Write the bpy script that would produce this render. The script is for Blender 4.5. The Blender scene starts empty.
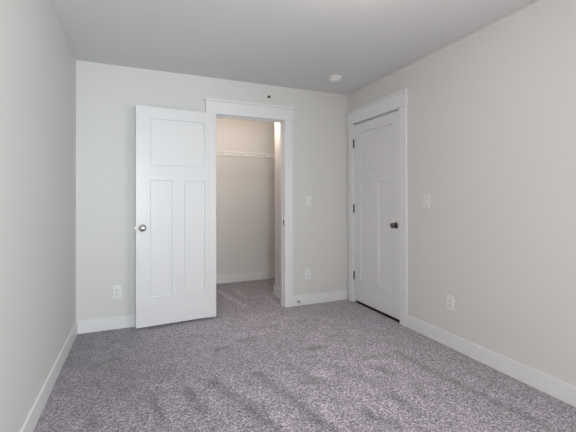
import bpy, bmesh, math, random
from mathutils import Matrix, Vector, noise

C = bpy.context.scene.collection
S = bpy.context.scene
random.seed(4)

# ------------------------------------------------------------------ room numbers (metres)
XL, XR, D, H = -0.512, 2.320, 3.659, 2.44        # left wall, right wall, back wall, ceiling
YR = -0.75                                       # rear wall, behind the camera
WT = 0.115                                       # wall thickness
CX0, CX1, OZ = 0.735, 1.490, 2.065               # closet opening
RY0, RY1 = 2.737, 3.530                          # opening of the closed door in the right wall
CB = 5.055                                       # closet rear wall
STUB_X, STUB_Y = 1.575, 4.175                    # short side wall just inside the closet
BH, BT = 0.114, 0.014                            # baseboard
WX0, WX1, WZ0, WZ1 = -0.36, 0.60, 0.60, 1.92     # window in the rear wall
VY0, VY1 = -0.66, 0.26                           # second window, in the right wall behind the camera's view

# ------------------------------------------------------------------ camera
F_PX, YAW, PITCH, ROLL, CY, CAM_H = 356.38, 0.397846, 0.004138, 0.001678, 197.685, 1.1958
cam_d = bpy.data.cameras.new('camera')
cam = bpy.data.objects.new('camera', cam_d)
C.objects.link(cam)
cam_d.sensor_width = 36.0
cam_d.lens = F_PX / 576 * 36
cam_d.shift_y = (CY - 216) / 576
cam_d.clip_start = 0.02
cam.matrix_world = (Matrix.Translation((0, 0, CAM_H)) @ Matrix.Rotation(-YAW, 4, 'Z')
                    @ Matrix.Rotation(math.pi / 2 + PITCH, 4, 'X') @ Matrix.Rotation(-ROLL, 4, 'Z'))
S.camera = cam

# ------------------------------------------------------------------ world, light, exposure
w = bpy.data.worlds.new('sky')
S.world = w
w.use_nodes = True
w.node_tree.nodes['Background'].inputs[0].default_value = (0.80, 0.88, 1.0, 1)
w.node_tree.nodes['Background'].inputs[1].default_value = 1.0

REAR_W, SIDE_W, FILL_W, LAMP_W, CLOSET_W = 34.5, 28.0, 11.5, 3.0, 12.0


def area_light(name, loc, rot, size, watts, col, spread=math.pi):
    la = bpy.data.lights.new(name, 'AREA')
    la.shape = 'RECTANGLE'
    la.size, la.size_y = size
    la.energy = watts
    la.color = col
    la.spread = spread
    lo = bpy.data.objects.new(name, la)
    C.objects.link(lo)
    lo.location, lo.rotation_euler = loc, rot


area_light('window_daylight', ((WX0 + WX1) / 2, YR - 0.036, (WZ0 + WZ1) / 2), (math.radians(90), 0, 0),
         (WX1 - WX0 - 0.1, WZ1 - WZ0 - 0.1), REAR_W, (1.0, 0.968, 0.91))
area_light('side_window_daylight', (XR + 0.036, (VY0 + VY1) / 2, (WZ0 + WZ1) / 2), (math.radians(90), 0, math.radians(90)),
         (VY1 - VY0 - 0.1, WZ1 - WZ0 - 0.1), SIDE_W, (0.99, 0.99, 1.0))
# added fill light, unseen outside the rear window, brightening the far left
FILL = Vector((0.25, -2.0, 1.36))
area_light('back_left_fill', FILL, (Vector((0.12, -0.75, 1.36)) - FILL).to_track_quat('-Z', 'Y').to_euler(), (0.6, 0.6), FILL_W,
         (0.74, 0.90, 1.0), 1.2)

S.view_settings.view_transform = 'Standard'
S.view_settings.look = 'None'
S.view_settings.gamma = 1.0
S.view_settings.use_curve_mapping = False
S.view_settings.exposure = 0.0


# ------------------------------------------------------------------ materials
def mat(name, col, rough=0.6, metal=0.0, bump=None, emit=None, spec=0.5):
    m = bpy.data.materials.new(name)
    m.use_nodes = True
    nt = m.node_tree
    b = nt.nodes['Principled BSDF']
    b.inputs['Base Color'].default_value = (*col, 1)
    b.inputs['Roughness'].default_value = rough
    b.inputs['Metallic'].default_value = metal
    b.inputs['Specular IOR Level'].default_value = spec
    if emit:
        b.inputs['Emission Color'].default_value = (*emit[0], 1)
        b.inputs['Emission Strength'].default_value = emit[1]
    if bump:
        tc = nt.nodes.new('ShaderNodeTexCoord')
        n = nt.nodes.new('ShaderNodeTexNoise')
        n.inputs['Scale'].default_value = bump[0]
        n.inputs['Detail'].default_value = 4
        bp = nt.nodes.new('ShaderNodeBump')
        bp.inputs['Strength'].default_value = bump[1]
        bp.inputs['Distance'].default_value = bump[2]
        nt.links.new(tc.outputs['Object'], n.inputs['Vector'])
        nt.links.new(n.outputs['Fac'], bp.inputs['Height'])
        nt.links.new(bp.outputs['Normal'], b.inputs['Normal'])
    return m


M = {
    'wall': mat('wall_paint', (0.72, 0.715, 0.698), 0.75, bump=(90, 0.06, 0.002), spec=0.3),
    'ceiling': mat('ceiling_paint', (0.745, 0.745, 0.75), 0.9, bump=(60, 0.1, 0.003), spec=0.2),
    'closet': mat('closet_paint', (0.76, 0.74, 0.725), 0.8, bump=(90, 0.06, 0.002), spec=0.3),
    'trim': mat('trim_enamel', (0.82, 0.82, 0.83), 0.38),
    'door': mat('door_enamel', (0.79, 0.79, 0.795), 0.33, bump=(25, 0.03, 0.002)),
    'plate': mat('white_plastic', (0.82, 0.82, 0.81), 0.3),
    'slot': mat('dark_slot', (0.03, 0.03, 0.03), 0.6),
    'nickel': mat('satin_nickel', (0.62, 0.60, 0.57), 0.22, 1.0),
    'bronze': mat('dark_bronze', (0.16, 0.15, 0.14), 0.30, 1.0),
    'hinge': mat('dark_hinge', (0.022, 0.021, 0.020), 0.5, 0.3),
    'steel': mat('brushed_steel', (0.55, 0.55, 0.54), 0.35, 1.0),
    'wire': mat('white_wire', (0.90, 0.89, 0.87), 0.35),
    'rubber': mat('rubber_tip', (0.75, 0.74, 0.72), 0.7),
    'bowl': mat('lamp_glass', (0.95, 0.93, 0.88), 0.3, emit=((1.0, 0.95, 0.86), 1.2)),
    'hall': mat('hall_paint', (0.25, 0.24, 0.23), 0.9),
    'gap_shade': mat('gap_shade_dark', (0.035, 0.025, 0.02), 0.5, bump=(30, 0.05, 0.002)),  # dark colour standing in for the shade under the closed door
}


def glass_mat():
    m = bpy.data.materials.new('window_glass')
    m.use_nodes = True
    nt = m.node_tree
    nt.nodes.remove(nt.nodes['Principled BSDF'])
    tr = nt.nodes.new('ShaderNodeBsdfTransparent')
    gl = nt.nodes.new('ShaderNodeBsdfGlossy')
    gl.inputs['Roughness'].default_value = 0.02
    mx = nt.nodes.new('ShaderNodeMixShader')
    mx.inputs[0].default_value = 0.05
    nt.links.new(tr.outputs[0], mx.inputs[1])
    nt.links.new(gl.outputs[0], mx.inputs[2])
    nt.links.new(mx.outputs[0], nt.nodes['Material Output'].inputs[0])
    return m


def carpet_mat():
    m = bpy.data.materials.new('cut_pile_carpet')
    m.use_nodes = True
    nt = m.node_tree
    N, L = nt.nodes.new, nt.links.new
    b = nt.nodes['Principled BSDF']
    b.inputs['Roughness'].default_value = 0.95
    b.inputs['Specular IOR Level'].default_value = 0.1
    b.inputs['Sheen Weight'].default_value = 0.55
    b.inputs['Sheen Tint'].default_value = (0.97, 1.0, 0.97, 1)
    tc = N('ShaderNodeTexCoord')
    vo = N('ShaderNodeTexVoronoi')            # yarn tufts
    vo.inputs['Scale'].default_value = 150
    L(tc.outputs['Object'], vo.inputs['Vector'])
    sp = N('ShaderNodeSeparateColor')
    L(vo.outputs['Color'], sp.inputs[0])
    rp = N('ShaderNodeValToRGB')              # heathered yarn colours
    cr = rp.color_ramp
    cr.elements[0].position, cr.elements[0].color = 0.0, (0.055, 0.047, 0.057, 1)
    cr.elements[1].position, cr.elements[1].color = 1.0, (0.72, 0.625, 0.735, 1)
    e = cr.elements.new(0.30); e.color = (0.195, 0.168, 0.200, 1)
    e = cr.elements.new(0.70); e.color = (0.36, 0.312, 0.369, 1)
    L(sp.outputs[0], rp.inputs[0])
    no = N('ShaderNodeTexNoise')              # uneven pile
    no.inputs['Scale'].default_value = 7.0
    no.inputs['Detail'].default_value = 5
    L(tc.outputs['Object'], no.inputs['Vector'])
    mr = N('ShaderNodeMapRange')
    mr.inputs['From Min'].default_value, mr.inputs['From Max'].default_value = 0.3, 0.7
    mr.inputs['To Min'].default_value, mr.inputs['To Max'].default_value = 0.93, 1.07
    L(no.outputs['Fac'], mr.inputs['Value'])
    at = N('ShaderNodeAttribute')             # brushed and trodden pile, plus painted broad light and shade
    at.attribute_name = 'pile_and_light'
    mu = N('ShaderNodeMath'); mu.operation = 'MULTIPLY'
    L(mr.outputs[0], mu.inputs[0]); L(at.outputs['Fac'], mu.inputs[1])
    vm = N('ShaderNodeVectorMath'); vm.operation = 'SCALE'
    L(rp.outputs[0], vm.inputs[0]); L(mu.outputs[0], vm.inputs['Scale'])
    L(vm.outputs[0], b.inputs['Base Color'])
    bp = N('ShaderNodeBump')
    bp.inputs['Strength'].default_value = 0.7
    bp.inputs['Distance'].default_value = 0.006
    bp.invert = True
    L(vo.outputs['Distance'], bp.inputs['Height'])
    L(bp.outputs['Normal'], b.inputs['Normal'])
    return m


M['glass'] = glass_mat()
M['carpet'] = carpet_mat()


# ------------------------------------------------------------------ mesh helpers
def box(bm, x0, x1, y0, y1, z0, z1, bev=0.0, seg=2):
    vs = bmesh.ops.create_cube(bm, size=1.0)['verts']
    for v in vs:
        v.co = Vector(((x0 + x1) / 2 + v.co.x * (x1 - x0), (y0 + y1) / 2 + v.co.y * (y1 - y0),
                       (z0 + z1) / 2 + v.co.z * (z1 - z0)))
    if bev:
        es = list({e for v in vs for e in v.link_edges})
        bmesh.ops.bevel(bm, geom=es, offset=bev, segments=seg, profile=0.5, affect='EDGES')


def lathe(bm, prof, axis='Z', at=(0, 0, 0), n=32):
    """revolve (radius, height) pairs about an axis through `at`"""
    rot = {'Z': Matrix(), 'Y': Matrix.Rotation(-math.pi / 2, 4, 'X'), 'X': Matrix.Rotation(math.pi / 2, 4, 'Y'),
           '-Y': Matrix.Rotation(math.pi / 2, 4, 'X'), '-X': Matrix.Rotation(-math.pi / 2, 4, 'Y'),
           '-Z': Matrix.Rotation(math.pi, 4, 'X')}[axis]
    mw = Matrix.Translation(at) @ rot
    rings = []
    for r, h in prof:
        if r < 1e-6:
            rings.append([bm.verts.new(mw @ Vector((0, 0, h)))])
        else:
            rings.append([bm.verts.new(mw @ Vector((r * math.cos(2 * math.pi * k / n), r * math.sin(2 * math.pi * k / n), h)))
                          for k in range(n)])
    for a, b in zip(rings, rings[1:]):
        for k in range(n):
            q = (k + 1) % n
            if len(a) == 1 and len(b) == 1:
                continue
            f = ([a[0], b[q], b[k]] if len(a) == 1 else [a[k], a[q], b[0]] if len(b) == 1 else [a[k], a[q], b[q], b[k]])
            bm.faces.new(f)
    for ring, flip in ((rings[0], True), (rings[-1], False)):
        if len(ring) > 1:
            bm.faces.new(ring[::-1] if flip else ring)


def rod(bm, a, b, r, n=8):
    a, b = Vector(a), Vector(b)
    d = b - a
    mw = Matrix.Translation((a + b) / 2) @ d.to_track_quat('Z', 'Y').to_matrix().to_4x4()
    bmesh.ops.create_cone(bm, cap_ends=True, segments=n, radius1=r, radius2=r, depth=d.length, matrix=mw)


def obj(name, bm, m, parent=None, smooth=None):
    bmesh.ops.recalc_face_normals(bm, faces=bm.faces)
    me = bpy.data.meshes.new(name)
    bm.to_mesh(me)
    bm.free()
    me.materials.append(m)
    if smooth is not None:
        for p in me.polygons:
            p.use_smooth = True
        me.set_sharp_from_angle(angle=math.radians(smooth))
    o = bpy.data.objects.new(name, me)
    C.objects.link(o)
    if parent:
        o.parent = parent
    return o


def struct(name, bm, m, label=None, cat=None, smooth=None):
    o = obj(name, bm, m, None, smooth)
    o['kind'] = 'structure'
    if label:
        o['label'] = label
        o['category'] = cat
    return o


def thing(name, label, cat, loc, rz=0.0, group=None):
    o = bpy.data.objects.new(name, None)
    o.empty_display_size = 0.05
    C.objects.link(o)
    o.location = loc
    o.rotation_euler = (0, 0, rz)
    o['label'], o['category'] = label, cat
    if group:
        o['group'] = group
    return o


def copy_tree(src, loc, rz, label):
    r = src.copy()
    C.objects.link(r)
    r.location, r.rotation_euler = loc, (0, 0, rz)
    r['label'] = label
    for ch in list(src.children):
        c = ch.copy()
        C.objects.link(c)
        c.parent = r
        for g in list(ch.children):
            d = g.copy()
            C.objects.link(d)
            d.parent = c
    return r


# ------------------------------------------------------------------ floor: carpet with trodden and brushed pile, and painted light and shade
# marks as polylines of floor points: (points, half width, strength); negative darkens
MARKS = [
    ([(1.15, 3.3), (1.75, 2.75), (1.35, 1.9)], 0.55, 0.20),  # painted light: brighter middle and far floor
    ([(-0.45, 3.4), (-0.2, 2.6)], 0.5, -0.24),  # painted shade: darker floor along the left wall
    ([(0.448, 2.361), (0.564, 2.048), (0.650, 1.726)], 0.050, -0.20),
    ([(0.762, 2.330), (0.846, 1.986), (0.921, 1.612)], 0.055, -0.26),
    ([(1.002, 2.389), (1.071, 2.097)], 0.050, -0.15),
    ([(1.288, 2.250), (1.425, 1.878), (1.436, 1.702)], 0.045, -0.20),
    ([(0.587, 2.846), (0.670, 2.853)], 0.050, -0.22),
    ([(0.791, 2.934), (0.920, 2.950)], 0.050, -0.25),
    ([(1.264, 2.559), (1.333, 2.571)], 0.055, -0.33),
    ([(1.011, 2.108), (1.083, 2.106)], 0.060, -0.26),
    ([(1.566, 2.255), (1.659, 2.234)], 0.040, -0.25),
    ([(1.577, 2.078), (1.599, 1.975)], 0.060, -0.28),
    ([(1.185, 1.688), (1.187, 1.618), (1.235, 1.559)], 0.050, -0.28),
    ([(0.629, 1.999), (0.658, 1.922)], 0.060, -0.15),
    ([(1.530, 3.187), (1.621, 3.148)], 0.080, -0.12),
    ([(1.864, 2.243), (1.880, 1.917), (1.925, 1.615), (1.972, 1.220)], 0.045, -0.22),
    ([(1.409, 1.760), (1.443, 1.569)], 0.045, -0.20),
    ([(1.634, 1.803), (1.579, 1.618)], 0.045, -0.15),
    ([(0.067, 2.365), (0.127, 2.010)], 0.040, -0.17),
    ([(0.289, 2.321), (0.341, 2.035)], 0.045, -0.20),
    ([(-0.247, 2.305), (-0.201, 2.087)], 0.050, -0.12),
    ([(0.457, 2.343)], 0.060, -0.15),
    ([(1.544, 2.733), (1.702, 2.742)], 0.060, -0.12),
    ([(1.025, 3.164), (1.189, 3.151)], 0.080, -0.10),
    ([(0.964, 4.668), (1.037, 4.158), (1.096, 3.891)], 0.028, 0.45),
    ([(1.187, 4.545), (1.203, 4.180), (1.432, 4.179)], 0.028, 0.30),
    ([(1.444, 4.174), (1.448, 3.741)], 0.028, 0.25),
    ([(0.096, 3.374), (0.682, 3.396), (1.444, 3.389)], 0.120, 0.06),
]


def seg_d2(px, py, a, b):
    dx, dy = b[0] - a[0], b[1] - a[1]
    l2 = dx * dx + dy * dy
    t = 0 if l2 == 0 else max(0, min(1, ((px - a[0]) * dx + (py - a[1]) * dy) / l2))
    ex, ey = px - a[0] - t * dx, py - a[1] - t * dy
    return ex * ex + ey * ey


def build_floor():
    step = 0.02
    x0, x1, y0, y1 = XL - WT, 3.45, YR - WT, CB + WT
    nx, ny = int((x1 - x0) / step) + 1, int((y1 - y0) / step) + 1
    verts, pile_and_light = [], []
    prep = []
    marks = []
    for pts, hw, s in MARKS:
        if s < 0 and hw < 0.2:                    # a sharp trodden edge, with the pile laid the other way beside it
            marks.append((pts, hw * 0.72, s * 1.4))
            if len(pts) > 1:
                marks.append(([(x + 0.075, y + 0.06) for x, y in pts], hw * 1.5, -s * 0.40))
        else:
            marks.append((pts, hw, s))
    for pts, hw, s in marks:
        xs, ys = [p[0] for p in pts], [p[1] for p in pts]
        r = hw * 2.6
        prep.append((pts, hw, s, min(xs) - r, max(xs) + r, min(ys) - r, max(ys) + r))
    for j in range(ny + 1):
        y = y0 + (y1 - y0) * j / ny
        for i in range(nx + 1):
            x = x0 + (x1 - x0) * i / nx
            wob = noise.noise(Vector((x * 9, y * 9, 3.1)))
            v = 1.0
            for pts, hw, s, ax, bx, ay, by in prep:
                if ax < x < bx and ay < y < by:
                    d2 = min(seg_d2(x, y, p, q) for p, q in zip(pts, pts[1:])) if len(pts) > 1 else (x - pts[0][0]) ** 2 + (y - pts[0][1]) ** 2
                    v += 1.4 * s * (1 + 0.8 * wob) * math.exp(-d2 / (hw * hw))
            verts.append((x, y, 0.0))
            pile_and_light.append(max(0.3, v))
    faces = [(j * (nx + 1) + i, j * (nx + 1) + i + 1, (j + 1) * (nx + 1) + i + 1, (j + 1) * (nx + 1) + i)
             for j in range(ny) for i in range(nx)]
    me = bpy.data.meshes.new('floor')
    me.from_pydata(verts, [], faces)
    a = me.attributes.new('pile_and_light', 'FLOAT', 'POINT')
    a.data.foreach_set('value', pile_and_light)
    me.materials.append(M['carpet'])
    o = bpy.data.objects.new('floor', me)
    C.objects.link(o)
    o['kind'] = 'structure'


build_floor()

# ------------------------------------------------------------------ walls and ceiling
bm = bmesh.new(); box(bm, XL - WT, 3.45, YR - WT, CB + WT, H, H + 0.12); struct('ceiling', bm, M['ceiling'])
bm = bmesh.new(); box(bm, XL - WT, XL, YR, D, 0, H); struct('wall_left', bm, M['wall'])
J = 0.02                                             # jamb board thickness
bm = bmesh.new()
box(bm, XL - WT, CX0 - J, D, D + WT, 0, H)
box(bm, CX1 + J, XR + WT, D, D + WT, 0, H)
box(bm, CX0 - J, CX1 + J, D, D + WT, OZ + J, H)
struct('wall_back', bm, M['wall'])
bm = bmesh.new()
box(bm, XR, XR + WT, VY1, RY0 - J, 0, H)
box(bm, XR, XR + WT, YR, VY0, 0, H)
box(bm, XR, XR + WT, VY0, VY1, 0, WZ0)
box(bm, XR, XR + WT, VY0, VY1, WZ1, H)
box(bm, XR, XR + WT, RY1 + J, D, 0, H)
box(bm, XR, XR + WT, RY0 - J, RY1 + J, OZ + J, H)
struct('wall_right', bm, M['wall'])
bm = bmesh.new()
box(bm, XL - WT, WX0, YR - WT, YR, 0, H)
box(bm, WX1, XR + WT, YR - WT, YR, 0, H)
box(bm, WX0, WX1, YR - WT, YR, 0, WZ0)
box(bm, WX0, WX1, YR - WT, YR, WZ1, H)
struct('wall_rear', bm, M['wall'])
# closet shell
bm = bmesh.new(); box(bm, 0.10, 2.80, CB, CB + WT, 0, H); struct('wall_closet_rear', bm, M['closet'])
bm = bmesh.new(); box(bm, 0.10 - WT, 0.10, D + WT, CB + WT, 0, H); struct('wall_closet_left', bm, M['closet'])
bm = bmesh.new(); box(bm, STUB_X, STUB_X + WT, D + WT, STUB_Y, 0, H); struct('wall_closet_return', bm, M['closet'])
bm = bmesh.new(); box(bm, 2.80, 2.80 + WT, D + WT, CB + WT, 0, H); struct('wall_closet_right', bm, M['closet'])
# dark hall walls behind the closed door
bm = bmesh.new()
box(bm, 3.40, 3.45, 2.0, D + WT, 0, H); box(bm, XR + WT, 3.40, 2.0 - 0.05, 2.0, 0, H); box(bm, XR + WT, 3.40, D, D + WT, 0, H)
struct('wall_landing', bm, M['hall'])
bm = bmesh.new(); box(bm, XR + 0.006, 3.40, RY0 - J, RY1 + J, 0.0005, 0.005); struct('floor_gap_shade', bm, M['gap_shade'])  # added dark slab, paints the shade in the gap under the door

# baseboards
def base(name, x0, x1, y0, y1):
    bm = bmesh.new(); box(bm, x0, x1, y0, y1, 0, BH, 0.003); return struct(name, bm, M['trim'])


CAS = 0.095                                          # casing width
base('baseboard_left', XL, XL + BT, YR, D)
base('baseboard_back', XL + BT, CX0 - 0.005 - CAS, D - BT, D)
bb_corner = base('baseboard_corner', CX1 + 0.005 + CAS, XR - 0.02, D - BT, D)
base('baseboard_right', XR - BT, XR, YR, RY0 - 0.005 - CAS)
base('baseboard_rear', XL + BT, XR - BT, YR, YR + BT)
base('baseboard_closet_rear', 0.10, 2.80, CB - BT, CB)
bm = bmesh.new()
box(bm, STUB_X - BT, STUB_X, D + WT + 0.019, STUB_Y + BT, 0, BH, 0.003)
box(bm, STUB_X, STUB_X + WT, STUB_Y, STUB_Y + BT, 0, BH, 0.003)
struct('baseboard_closet_return', bm, M['trim'])

# ------------------------------------------------------------------ door frames
CT, HT, CAPH = 0.018, 0.024, 0.022                   # casing, head board thickness; cap height


def casing_set(bm, u0, u1, place, back_side=True, clip=None):
    """craftsman casing round an opening u0..u1; place(u0,u1,d0,d1,z0,z1) puts a board d metres in front of the wall"""
    r = 0.005
    lim = (lambda a: min(a, clip)) if clip is not None else (lambda a: a)
    place(u0 - r - CAS, u0 - r, 0, CT, 0, OZ + r)
    place(u1 + r, lim(u1 + r + CAS), 0, CT, 0, OZ + r)
    place(u0 - r - CAS - 0.006, lim(u1 + r + CAS + 0.006), 0, HT, OZ + r, OZ + r + 0.128)
    place(u0 - r - CAS - 0.020, lim(u1 + r + CAS + 0.020), 0, HT + 0.014, OZ + r + 0.128, OZ + r + 0.128 + CAPH)


bm = bmesh.new()
casing_set(bm, CX0, CX1, lambda a, b, d0, d1, z0, z1: box(bm, a, b, D - d1, D - d0, z0, z1, 0.0022))
box(bm, CX0 - J, CX0, D, D + WT, 0, OZ + J)
box(bm, CX1, CX1 + J, D, D + WT, 0, OZ + J)
box(bm, CX0, CX1, D, D + WT, OZ, OZ + J)
# stop strips
box(bm, CX1 - 0.010, CX1, D + 0.040, D + 0.075, 0, OZ, 0.002)
box(bm, CX0, CX0 + 0.010, D + 0.040, D + 0.075, 0, OZ, 0.002)
box(bm, CX0 + 0.010, CX1 - 0.010, D + 0.040, D + 0.075, OZ - 0.010, OZ, 0.002)
# casing on the closet side
box(bm, CX1 + 0.005, STUB_X - 0.001, D + WT, D + WT + CT, 0, OZ + 0.005, 0.002)
box(bm, CX0 - 0.1, CX0 - 0.005, D + WT, D + WT + CT, 0, OZ + 0.005, 0.002)
box(bm, CX0 - 0.1, STUB_X - 0.001, D + WT, D + WT + HT, OZ + 0.005, OZ + 0.127, 0.002)
trim_closet = struct('trim_1', bm, M['trim'])
bm = bmesh.new()
box(bm, CX1 - 0.0022, CX1 + 0.001, D + 0.004, D + 0.032, 0.905, 0.965, 0.0006)
sp = obj('strike_plate', bm, M['bronze'], trim_closet); sp['label'] = 'dark metal strike plate'

bm = bmesh.new()
casing_set(bm, RY0, RY1, lambda a, b, d0, d1, z0, z1: box(bm, XR - d1, XR - d0, a, b, z0, z1, 0.0022), clip=D - 0.001)
box(bm, XR, XR + WT, RY0 - J, RY0, 0, OZ + J)
box(bm, XR, XR + WT, RY1, RY1 + J, 0, OZ + J)
box(bm, XR, XR + WT, RY0, RY1, OZ, OZ + J)
box(bm, XR + 0.042, XR + 0.075, RY0, RY0 + 0.011, 0, OZ, 0.002)
box(bm, XR + 0.042, XR + 0.075, RY1 - 0.011, RY1, 0, OZ, 0.002)
box(bm, XR + 0.042, XR + 0.075, RY0, RY1, OZ - 0.011, OZ, 0.002)
struct('trim_2', bm, M['trim'])

# ------------------------------------------------------------------ doors
DT = 0.035


def door_slab(W, z0, z1, name, parent):
    st, mu = 0.117, 0.108
    a, b = st, W - st
    m0, m1 = W / 2 - mu / 2, W / 2 + mu / 2
    panels = [(a, b, 1.505, 1.952), (a, m0, 0.290, 1.377), (m1, b, 0.290, 1.377)]
    xs = sorted({0, W, a, b, m0, m1})
    zs = sorted({z0, z1, 0.290, 1.377, 1.505, 1.952})
    bm = bmesh.new()
    for y, rec in ((0.0, 1), (DT, -1)):
        cache = {}

        def V(x, yy, z):
            k = (round(x, 5), round(yy, 5), round(z, 5))
            if k not in cache:
                cache[k] = bm.verts.new((x, yy, z))
            return cache[k]
        for i in range(len(xs) - 1):
            for k in range(len(zs) - 1):
                xa, xb, za, zb = xs[i], xs[i + 1], zs[k], zs[k + 1]
                if any(p[0] - 1e-6 <= xa and xb <= p[1] + 1e-6 and p[2] - 1e-6 <= za and zb <= p[3] + 1e-6 for p in panels):
                    continue
                bm.faces.new([V(xa, y, za), V(xb, y, za), V(xb, y, zb), V(xa, y, zb)])
        for (pa, pb, pz0, pz1) in panels:
            # outer ring follows the grid points so the seam stays closed
            px = [x for x in xs if pa - 1e-6 <= x <= pb + 1e-6]
            steps = [(0.0, 0.0), (0.0012, 0.0120), (0.0075, 0.0135), (0.013, 0.0095)]      # (inset, depth): sticking profile
            loops = []
            for ins, dep in steps:
                loops.append([(pa + ins, pz0 + ins), (pb - ins, pz0 + ins), (pb - ins, pz1 - ins), (pa + ins, pz1 - ins)])
            for s in range(len(steps) - 1):
                y_a, y_b = y + rec * steps[s][1], y + rec * steps[s + 1][1]
                for q in range(4):
                    r = (q + 1) % 4
                    A, B_ = loops[s][q], loops[s][r]
                    A2, B2 = loops[s + 1][q], loops[s + 1][r]
                    bm.faces.new([V(A[0], y_a, A[1]), V(B_[0], y_a, B_[1]), V(B2[0], y_b, B2[1]), V(A2[0], y_b, A2[1])])
            yb = y + rec * steps[-1][1]
            bm.faces.new([V(p[0], yb, p[1]) for p in loops[-1]])
    for (xa, xb) in ((0, 0), (W, W)):
        bm.faces.new([bm.verts.new(c) for c in ((xa, 0, z0), (xa, DT, z0), (xa, DT, z1), (xa, 0, z1))])
    for z in (z0, z1):
        bm.faces.new([bm.verts.new(c) for c in ((0, 0, z), (W, 0, z), (W, DT, z), (0, DT, z))])
    bmesh.ops.remove_doubles(bm, verts=bm.verts, dist=1e-5)
    return obj(name, bm, M['door'], parent)


def door_knob(x, z, y, sign, m, parent, label, rmat=None):
    """rosette, neck and knob standing off a face at y; sign -1 points to -y"""
    ax = 'Y' if sign > 0 else '-Y'
    bm = bmesh.new()
    lathe(bm, [(0.0, 0.0), (0.033, 0.0), (0.033, 0.004), (0.029, 0.009), (0.014, 0.011), (0.0, 0.011)], ax, (x, y, z))
    ro = obj('rosette', bm, rmat or m, parent, 30)
    bm = bmesh.new()
    lathe(bm, [(0.0, 0.009), (0.011, 0.009), (0.0105, 0.024), (0.015, 0.029), (0.0235, 0.034), (0.0270, 0.042),
               (0.0262, 0.050), (0.0215, 0.0565), (0.012, 0.060), (0.0, 0.0610)], ax, (x, y, z))
    k = obj('doorknob', bm, m, parent, 40)
    k['label'] = label
    return ro, k


def door_hinges(parent, y_knuckle, m):
    for z in (0.31, 1.085, 1.842):
        bm = bmesh.new()
        rod(bm, (-0.002, y_knuckle, z - 0.045), (-0.002, y_knuckle, z + 0.045), 0.0068, 12)
        rod(bm, (-0.002, y_knuckle, z + 0.045), (-0.002, y_knuckle, z + 0.050), 0.0050, 10)
        rod(bm, (-0.002, y_knuckle, z - 0.050), (-0.002, y_knuckle, z - 0.045), 0.0050, 10)
        y2 = 0.030
        box(bm, -0.0028, -0.0008, min(y_knuckle, y2), max(y_knuckle, y2), z - 0.044, z + 0.044)
        h = obj('hinge', bm, m, parent)
        h['label'] = 'dark metal hinge'


def latch(parent, W, z, m):
    bm = bmesh.new()
    box(bm, W - 0.001, W + 0.0012, 0.005, 0.030, z - 0.028, z + 0.028, 0.0005)
    box(bm, W, W + 0.011, 0.0115, 0.0235, z - 0.008, z + 0.008, 0.002)
    obj('latch_bolt', bm, m, parent)


# open closet door, swung back almost flat against the wall
d1 = thing('door_1', 'white three panel closet door standing wide open against the back wall', 'door',
           (0.7195, 3.6205, 0), math.radians(180 + 4.9))
d1['kind'] = 'structure'
W1 = 0.745
door_slab(W1, 0.024, 2.057, 'door_panel', d1)
# local +y faces the room here (turned by half a turn)
door_knob(W1 - 0.056, 0.934, DT, +1, M['nickel'], d1, 'satin nickel knob of open closet door', M['bronze'])
latch(d1, W1, 0.934, M['nickel'])
door_hinges(d1, -0.007, M['hinge'])

# closed door in the right wall
d2 = thing('door_2', 'white three panel door closed in the right wall with dark hinges and knob', 'door',
           (XR + 0.001, RY1 - 0.004, 0), math.radians(-90))
d2['kind'] = 'structure'
W2 = RY1 - RY0 - 0.008
door_slab(W2, 0.030, 2.054, 'door_panel', d2)
door_knob(W2 - 0.060, 0.938, 0.0, -1, M['bronze'], d2, 'dark bronze knob of closed door')
door_hinges(d2, -0.007, M['hinge'])

# ------------------------------------------------------------------ window in the rear wall
def window(name, u0, u1, put):
    """frame and pane; put(bm, u0, u1, d0, d1, z0, z1) with d measured outwards from the room face"""
    fw, d0, d1 = 0.05, 0.004, 0.054
    bm = bmesh.new()
    put(bm, u0, u0 + fw, d0, d1, WZ0, WZ1); put(bm, u1 - fw, u1, d0, d1, WZ0, WZ1)
    put(bm, u0 + fw, u1 - fw, d0, d1, WZ0, WZ0 + fw); put(bm, u0 + fw, u1 - fw, d0, d1, WZ1 - fw, WZ1)
    win = struct(name, bm, M['trim'])
    bm = bmesh.new()
    put(bm, u0 + fw, u1 - fw, 0.020, 0.024, WZ0 + fw, WZ1 - fw)
    obj('window_pane', bm, M['glass'], win)


window('window_1', WX0, WX1, lambda bm, a, b, d0, d1, z0, z1: box(bm, a, b, YR - d1, YR - d0, z0, z1))
window('window_2', VY0, VY1, lambda bm, a, b, d0, d1, z0, z1: box(bm, XR + d0, XR + d1, a, b, z0, z1))

# ------------------------------------------------------------------ wire shelf in the closet
SZ, SY0, SY1, SX0, SX1 = 1.833, 4.70, 5.047, 0.12, 2.78
sh = thing('wire_shelf', 'white wire shelf fixed high on the closet rear wall', 'shelf', (0, 0, 0))
bm = bmesh.new()
rod(bm, (SX0, SY0, SZ), (SX1, SY0, SZ), 0.0050)
o = obj('front_rail', bm, M['wire'], sh, 40)
bm = bmesh.new()
rod(bm, (SX0, SY0 - 0.004, SZ - 0.046), (SX1, SY0 - 0.004, SZ - 0.046), 0.0050)
obj('lip_rail', bm, M['wire'], sh, 40)
bm = bmesh.new()
rod(bm, (SX0, SY1 - 0.006, SZ), (SX1, SY1 - 0.006, SZ), 0.0036)
obj('back_rail', bm, M['wire'], sh, 40)
bm = bmesh.new()
rod(bm, (SX0, (SY0 + SY1) / 2, SZ - 0.003), (SX1, (SY0 + SY1) / 2, SZ - 0.003), 0.003, 6)
x = SX0 + 0.01
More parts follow.
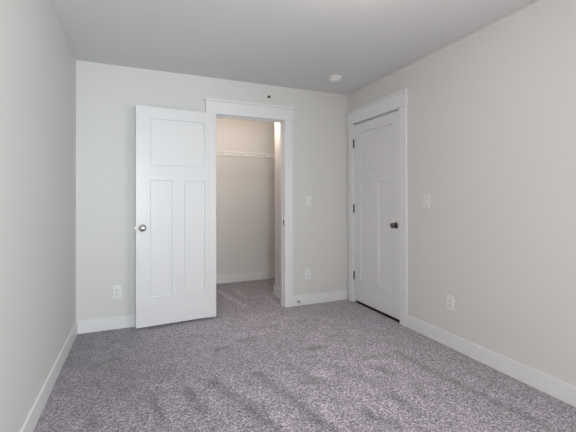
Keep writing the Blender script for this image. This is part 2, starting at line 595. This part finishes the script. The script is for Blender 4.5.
while x < SX1:
    rod(bm, (x, SY0, SZ + 0.004), (x, SY1, SZ + 0.004), 0.0009, 5)
    rod(bm, (x, SY0 - 0.004, SZ + 0.004), (x, SY0 - 0.004, SZ - 0.046), 0.0007, 5)
    x += 0.0254
obj('wire_deck', bm, M['wire'], sh)
for i in range(8):
    cx = 0.235 + 0.3085 * i
    bm = bmesh.new()
    box(bm, cx - 0.010, cx + 0.010, CB - 0.020, CB - 0.0005, SZ - 0.010, SZ + 0.034, 0.003)
    obj('wall_clip', bm, M['plate'], sh)
for i in range(8):
    cx = 0.135 + 0.3085 * i
    bm = bmesh.new()
    box(bm, cx - 0.009, cx + 0.009, SY0 - 0.013, SY0 + 0.007, SZ - 0.053, SZ + 0.009, 0.003)
    obj('rail_clip', bm, M['plate'], sh)
for sx in (0.40, 2.40):
    bm = bmesh.new()
    rod(bm, (sx, SY0 + 0.01, SZ - 0.010), (sx, CB - 0.006, SZ - 0.30), 0.004, 8)
    box(bm, sx - 0.007, sx + 0.007, CB - 0.010, CB - 0.0005, SZ - 0.325, SZ - 0.285, 0.002)
    obj('support_bracket', bm, M['wire'], sh)

# ------------------------------------------------------------------ outlets and switches; local face points to -y
def plate_bm(bm, wd, ht):
    box(bm, -wd / 2, wd / 2, -0.006, 0.0, -ht / 2, ht / 2, 0.003, 3)


def make_outlet(label, loc, rz):
    t = thing('wall_outlet', label, 'outlet', loc, rz, 'wall outlets low on the walls')
    bm = bmesh.new(); plate_bm(bm, 0.076, 0.120)
    obj('cover_plate', bm, M['plate'], t)
    for s in (1, -1):
        bm = bmesh.new()
        box(bm, -0.0165, 0.0165, -0.0085, -0.005, s * 0.0195 - 0.0145, s * 0.0195 + 0.0145, 0.0025, 3)
        so = obj('socket', bm, M['plate'], t)
        bm = bmesh.new()
        for sx, hh in ((-0.0063, 0.0052), (0.0063, 0.0043)):
            box(bm, sx - 0.0013, sx + 0.0013, -0.0090, -0.0080, s * 0.0195 + 0.002 - hh, s * 0.0195 + 0.002 + hh)
        lathe(bm, [(0, -0.0005), (0.0026, -0.0005), (0.0026, 0.0005), (0, 0.0005)], '-Y', (0, -0.0085, s * 0.0195 - 0.0085), 12)
        obj('slots', bm, M['slot'], so)
    bm = bmesh.new(); lathe(bm, [(0, 0), (0.003, 0), (0.003, 0.001), (0, 0.0014)], '-Y', (0, -0.006, 0), 12)
    obj('screw', bm, M['steel'], t)
    return t


o1 = make_outlet('white wall outlet on the back wall left of the open closet door', (-0.179, D, 0.341), 0)
copy_tree(o1, (1.777, D, 0.343), 0, 'white wall outlet on the back wall between closet and corner')
copy_tree(o1, (XR, 2.142, 0.358), math.radians(-90), 'white wall outlet low on the right wall')


def make_switch(label, loc, rz):
    t = thing('light_switch', label, 'light switch', loc, rz, 'light switches')
    bm = bmesh.new(); plate_bm(bm, 0.076, 0.120)
    obj('cover_plate', bm, M['plate'], t)
    bm = bmesh.new()
    box(bm, -0.006, 0.006, -0.0072, -0.005, -0.0125, 0.0125, 0.001)
    bez = obj('toggle_slot', bm, M['plate'], t)
    bm = bmesh.new()
    vs0 = len(bm.verts)
    box(bm, -0.0042, 0.0042, -0.020, -0.004, -0.006, 0.005, 0.0015)
    bmesh.ops.rotate(bm, verts=bm.verts, cent=(0, -0.006, 0), matrix=Matrix.Rotation(math.radians(28), 3, 'X'))
    obj('toggle', bm, M['plate'], t)
    for z in (0.0302, -0.0302):
        bm = bmesh.new(); lathe(bm, [(0, 0), (0.003, 0), (0.003, 0.001), (0, 0.0014)], '-Y', (0, -0.006, z), 12)
        obj('screw', bm, M['steel'], t)
    return t


s1 = make_switch('white light switch on the back wall right of the closet', (1.786, D, 1.172), 0)
copy_tree(s1, (XR, 2.394, 1.172), math.radians(-90), 'white light switch on the right wall beside the closed door')

# ------------------------------------------------------------------ smoke detector, sprinkler head, door stop, lamps
t = thing('smoke_detector', 'round white smoke detector on the ceiling near the corner', 'smoke detector', (1.849, 3.157, H))
bm = bmesh.new()
lathe(bm, [(0, 0), (0.070, 0), (0.072, 0.004), (0.072, 0.014), (0.066, 0.018), (0, 0.018)], '-Z', (0, 0, 0), 40)
obj('mounting_base', bm, M['plate'], t, 35)
bm = bmesh.new()
lathe(bm, [(0, 0.016), (0.048, 0.016), (0.048, 0.022), (0.054, 0.024), (0.053, 0.032), (0.044, 0.040), (0.02, 0.046), (0, 0.0465)],
      '-Z', (0, 0, 0), 40)
obj('dome_cover', bm, M['plate'], t, 35)
bm = bmesh.new()
lathe(bm, [(0, 0.0455), (0.006, 0.0455), (0.006, 0.048), (0, 0.0482)], '-Z', (0.018, 0.01, 0), 16)
obj('test_button', bm, M['plate'], t, 35)

t = thing('sprinkler_head', 'small round metal sprinkler head on back wall above the closet', 'sprinkler', (1.309, D, 2.306))
bm = bmesh.new()
lathe(bm, [(0.012, 0), (0.026, 0), (0.026, 0.003), (0.021, 0.008), (0.014, 0.009), (0.012, 0.006)], '-Y', (0, 0, 0), 32)
obj('escutcheon', bm, M['plate'], t, 35)
bm = bmesh.new()
lathe(bm, [(0, 0.0), (0.0118, 0.0), (0.0118, 0.010), (0.0075, 0.014), (0.0075, 0.022), (0, 0.022)], '-Y', (0, 0, 0), 24)
obj('nozzle', bm, M['hinge'], t, 35)
bm = bmesh.new()
rod(bm, (-0.007, -0.018, 0), (-0.010, -0.034, 0), 0.0015); rod(bm, (0.007, -0.018, 0), (0.010, -0.034, 0), 0.0015)
box(bm, -0.013, 0.013, -0.036, -0.034, -0.010, 0.010, 0.0006)
obj('deflector', bm, M['bronze'], t)

t = thing('door_stop', 'small door stop screwed to the baseboard right of the closet', 'door stop', (1.652, D - BT, 0.052))
bm = bmesh.new(); lathe(bm, [(0, 0), (0.013, 0), (0.013, 0.003), (0.006, 0.007), (0.006, 0.010), (0, 0.010)], '-Y', (0, 0, 0), 20)
obj('base_flange', bm, M['steel'], t, 35)
bm = bmesh.new()
pr = [(0, 0.009)]
for k in range(14):
    pr += [(0.0065, 0.010 + k * 0.0035), (0.0048, 0.012 + k * 0.0035)]
pr += [(0, 0.059)]
lathe(bm, pr, '-Y', (0, 0, 0), 16)
obj('spring', bm, M['bronze'], t, 20)
bm = bmesh.new(); lathe(bm, [(0, 0.058), (0.008, 0.058), (0.009, 0.062), (0.009, 0.070), (0.006, 0.073), (0, 0.073)], '-Y', (0, 0, 0), 20)
obj('rubber_tip', bm, M['rubber'], t, 35)


def ceiling_lamp(label, loc, r, watts, col, drop):
    t = thing('ceiling_lamp', label, 'ceiling lamp', loc)
    bm = bmesh.new(); lathe(bm, [(0, 0), (r * 1.02, 0), (r * 1.02, 0.018), (r * 0.95, 0.022), (0, 0.022)], '-Z', (0, 0, 0), 40)
    obj('lamp_base', bm, M['steel'], t, 35)
    bm = bmesh.new()
    prof = [(0, 0.021)] + [(r * 0.93 * math.cos(a), 0.022 + drop * math.sin(a)) for a in [math.radians(7.5 * k) for k in range(12)]] + [(0, 0.022 + drop)]
    lathe(bm, prof, '-Z', (0, 0, 0), 40)
    obj('glass_bowl', bm, M['bowl'], t, 60)
    l = bpy.data.lights.new('bulb', 'POINT')
    l.energy, l.color, l.shadow_soft_size = watts, col, r * 0.45
    b = bpy.data.objects.new('bulb', l)
    C.objects.link(b)
    b.parent = t
    b.location = (0, 0, -(0.022 + drop + r * 0.5))
    return t


ceiling_lamp('round glass bowl ceiling lamp in the middle of the bedroom ceiling', (1.08, 1.55, H), 0.16, LAMP_W, (1.0, 0.94, 0.82), 0.085)
ceiling_lamp('small round ceiling lamp inside the closet', (1.30, 4.05, H), 0.09, CLOSET_W, (1.0, 0.84, 0.70), 0.05)
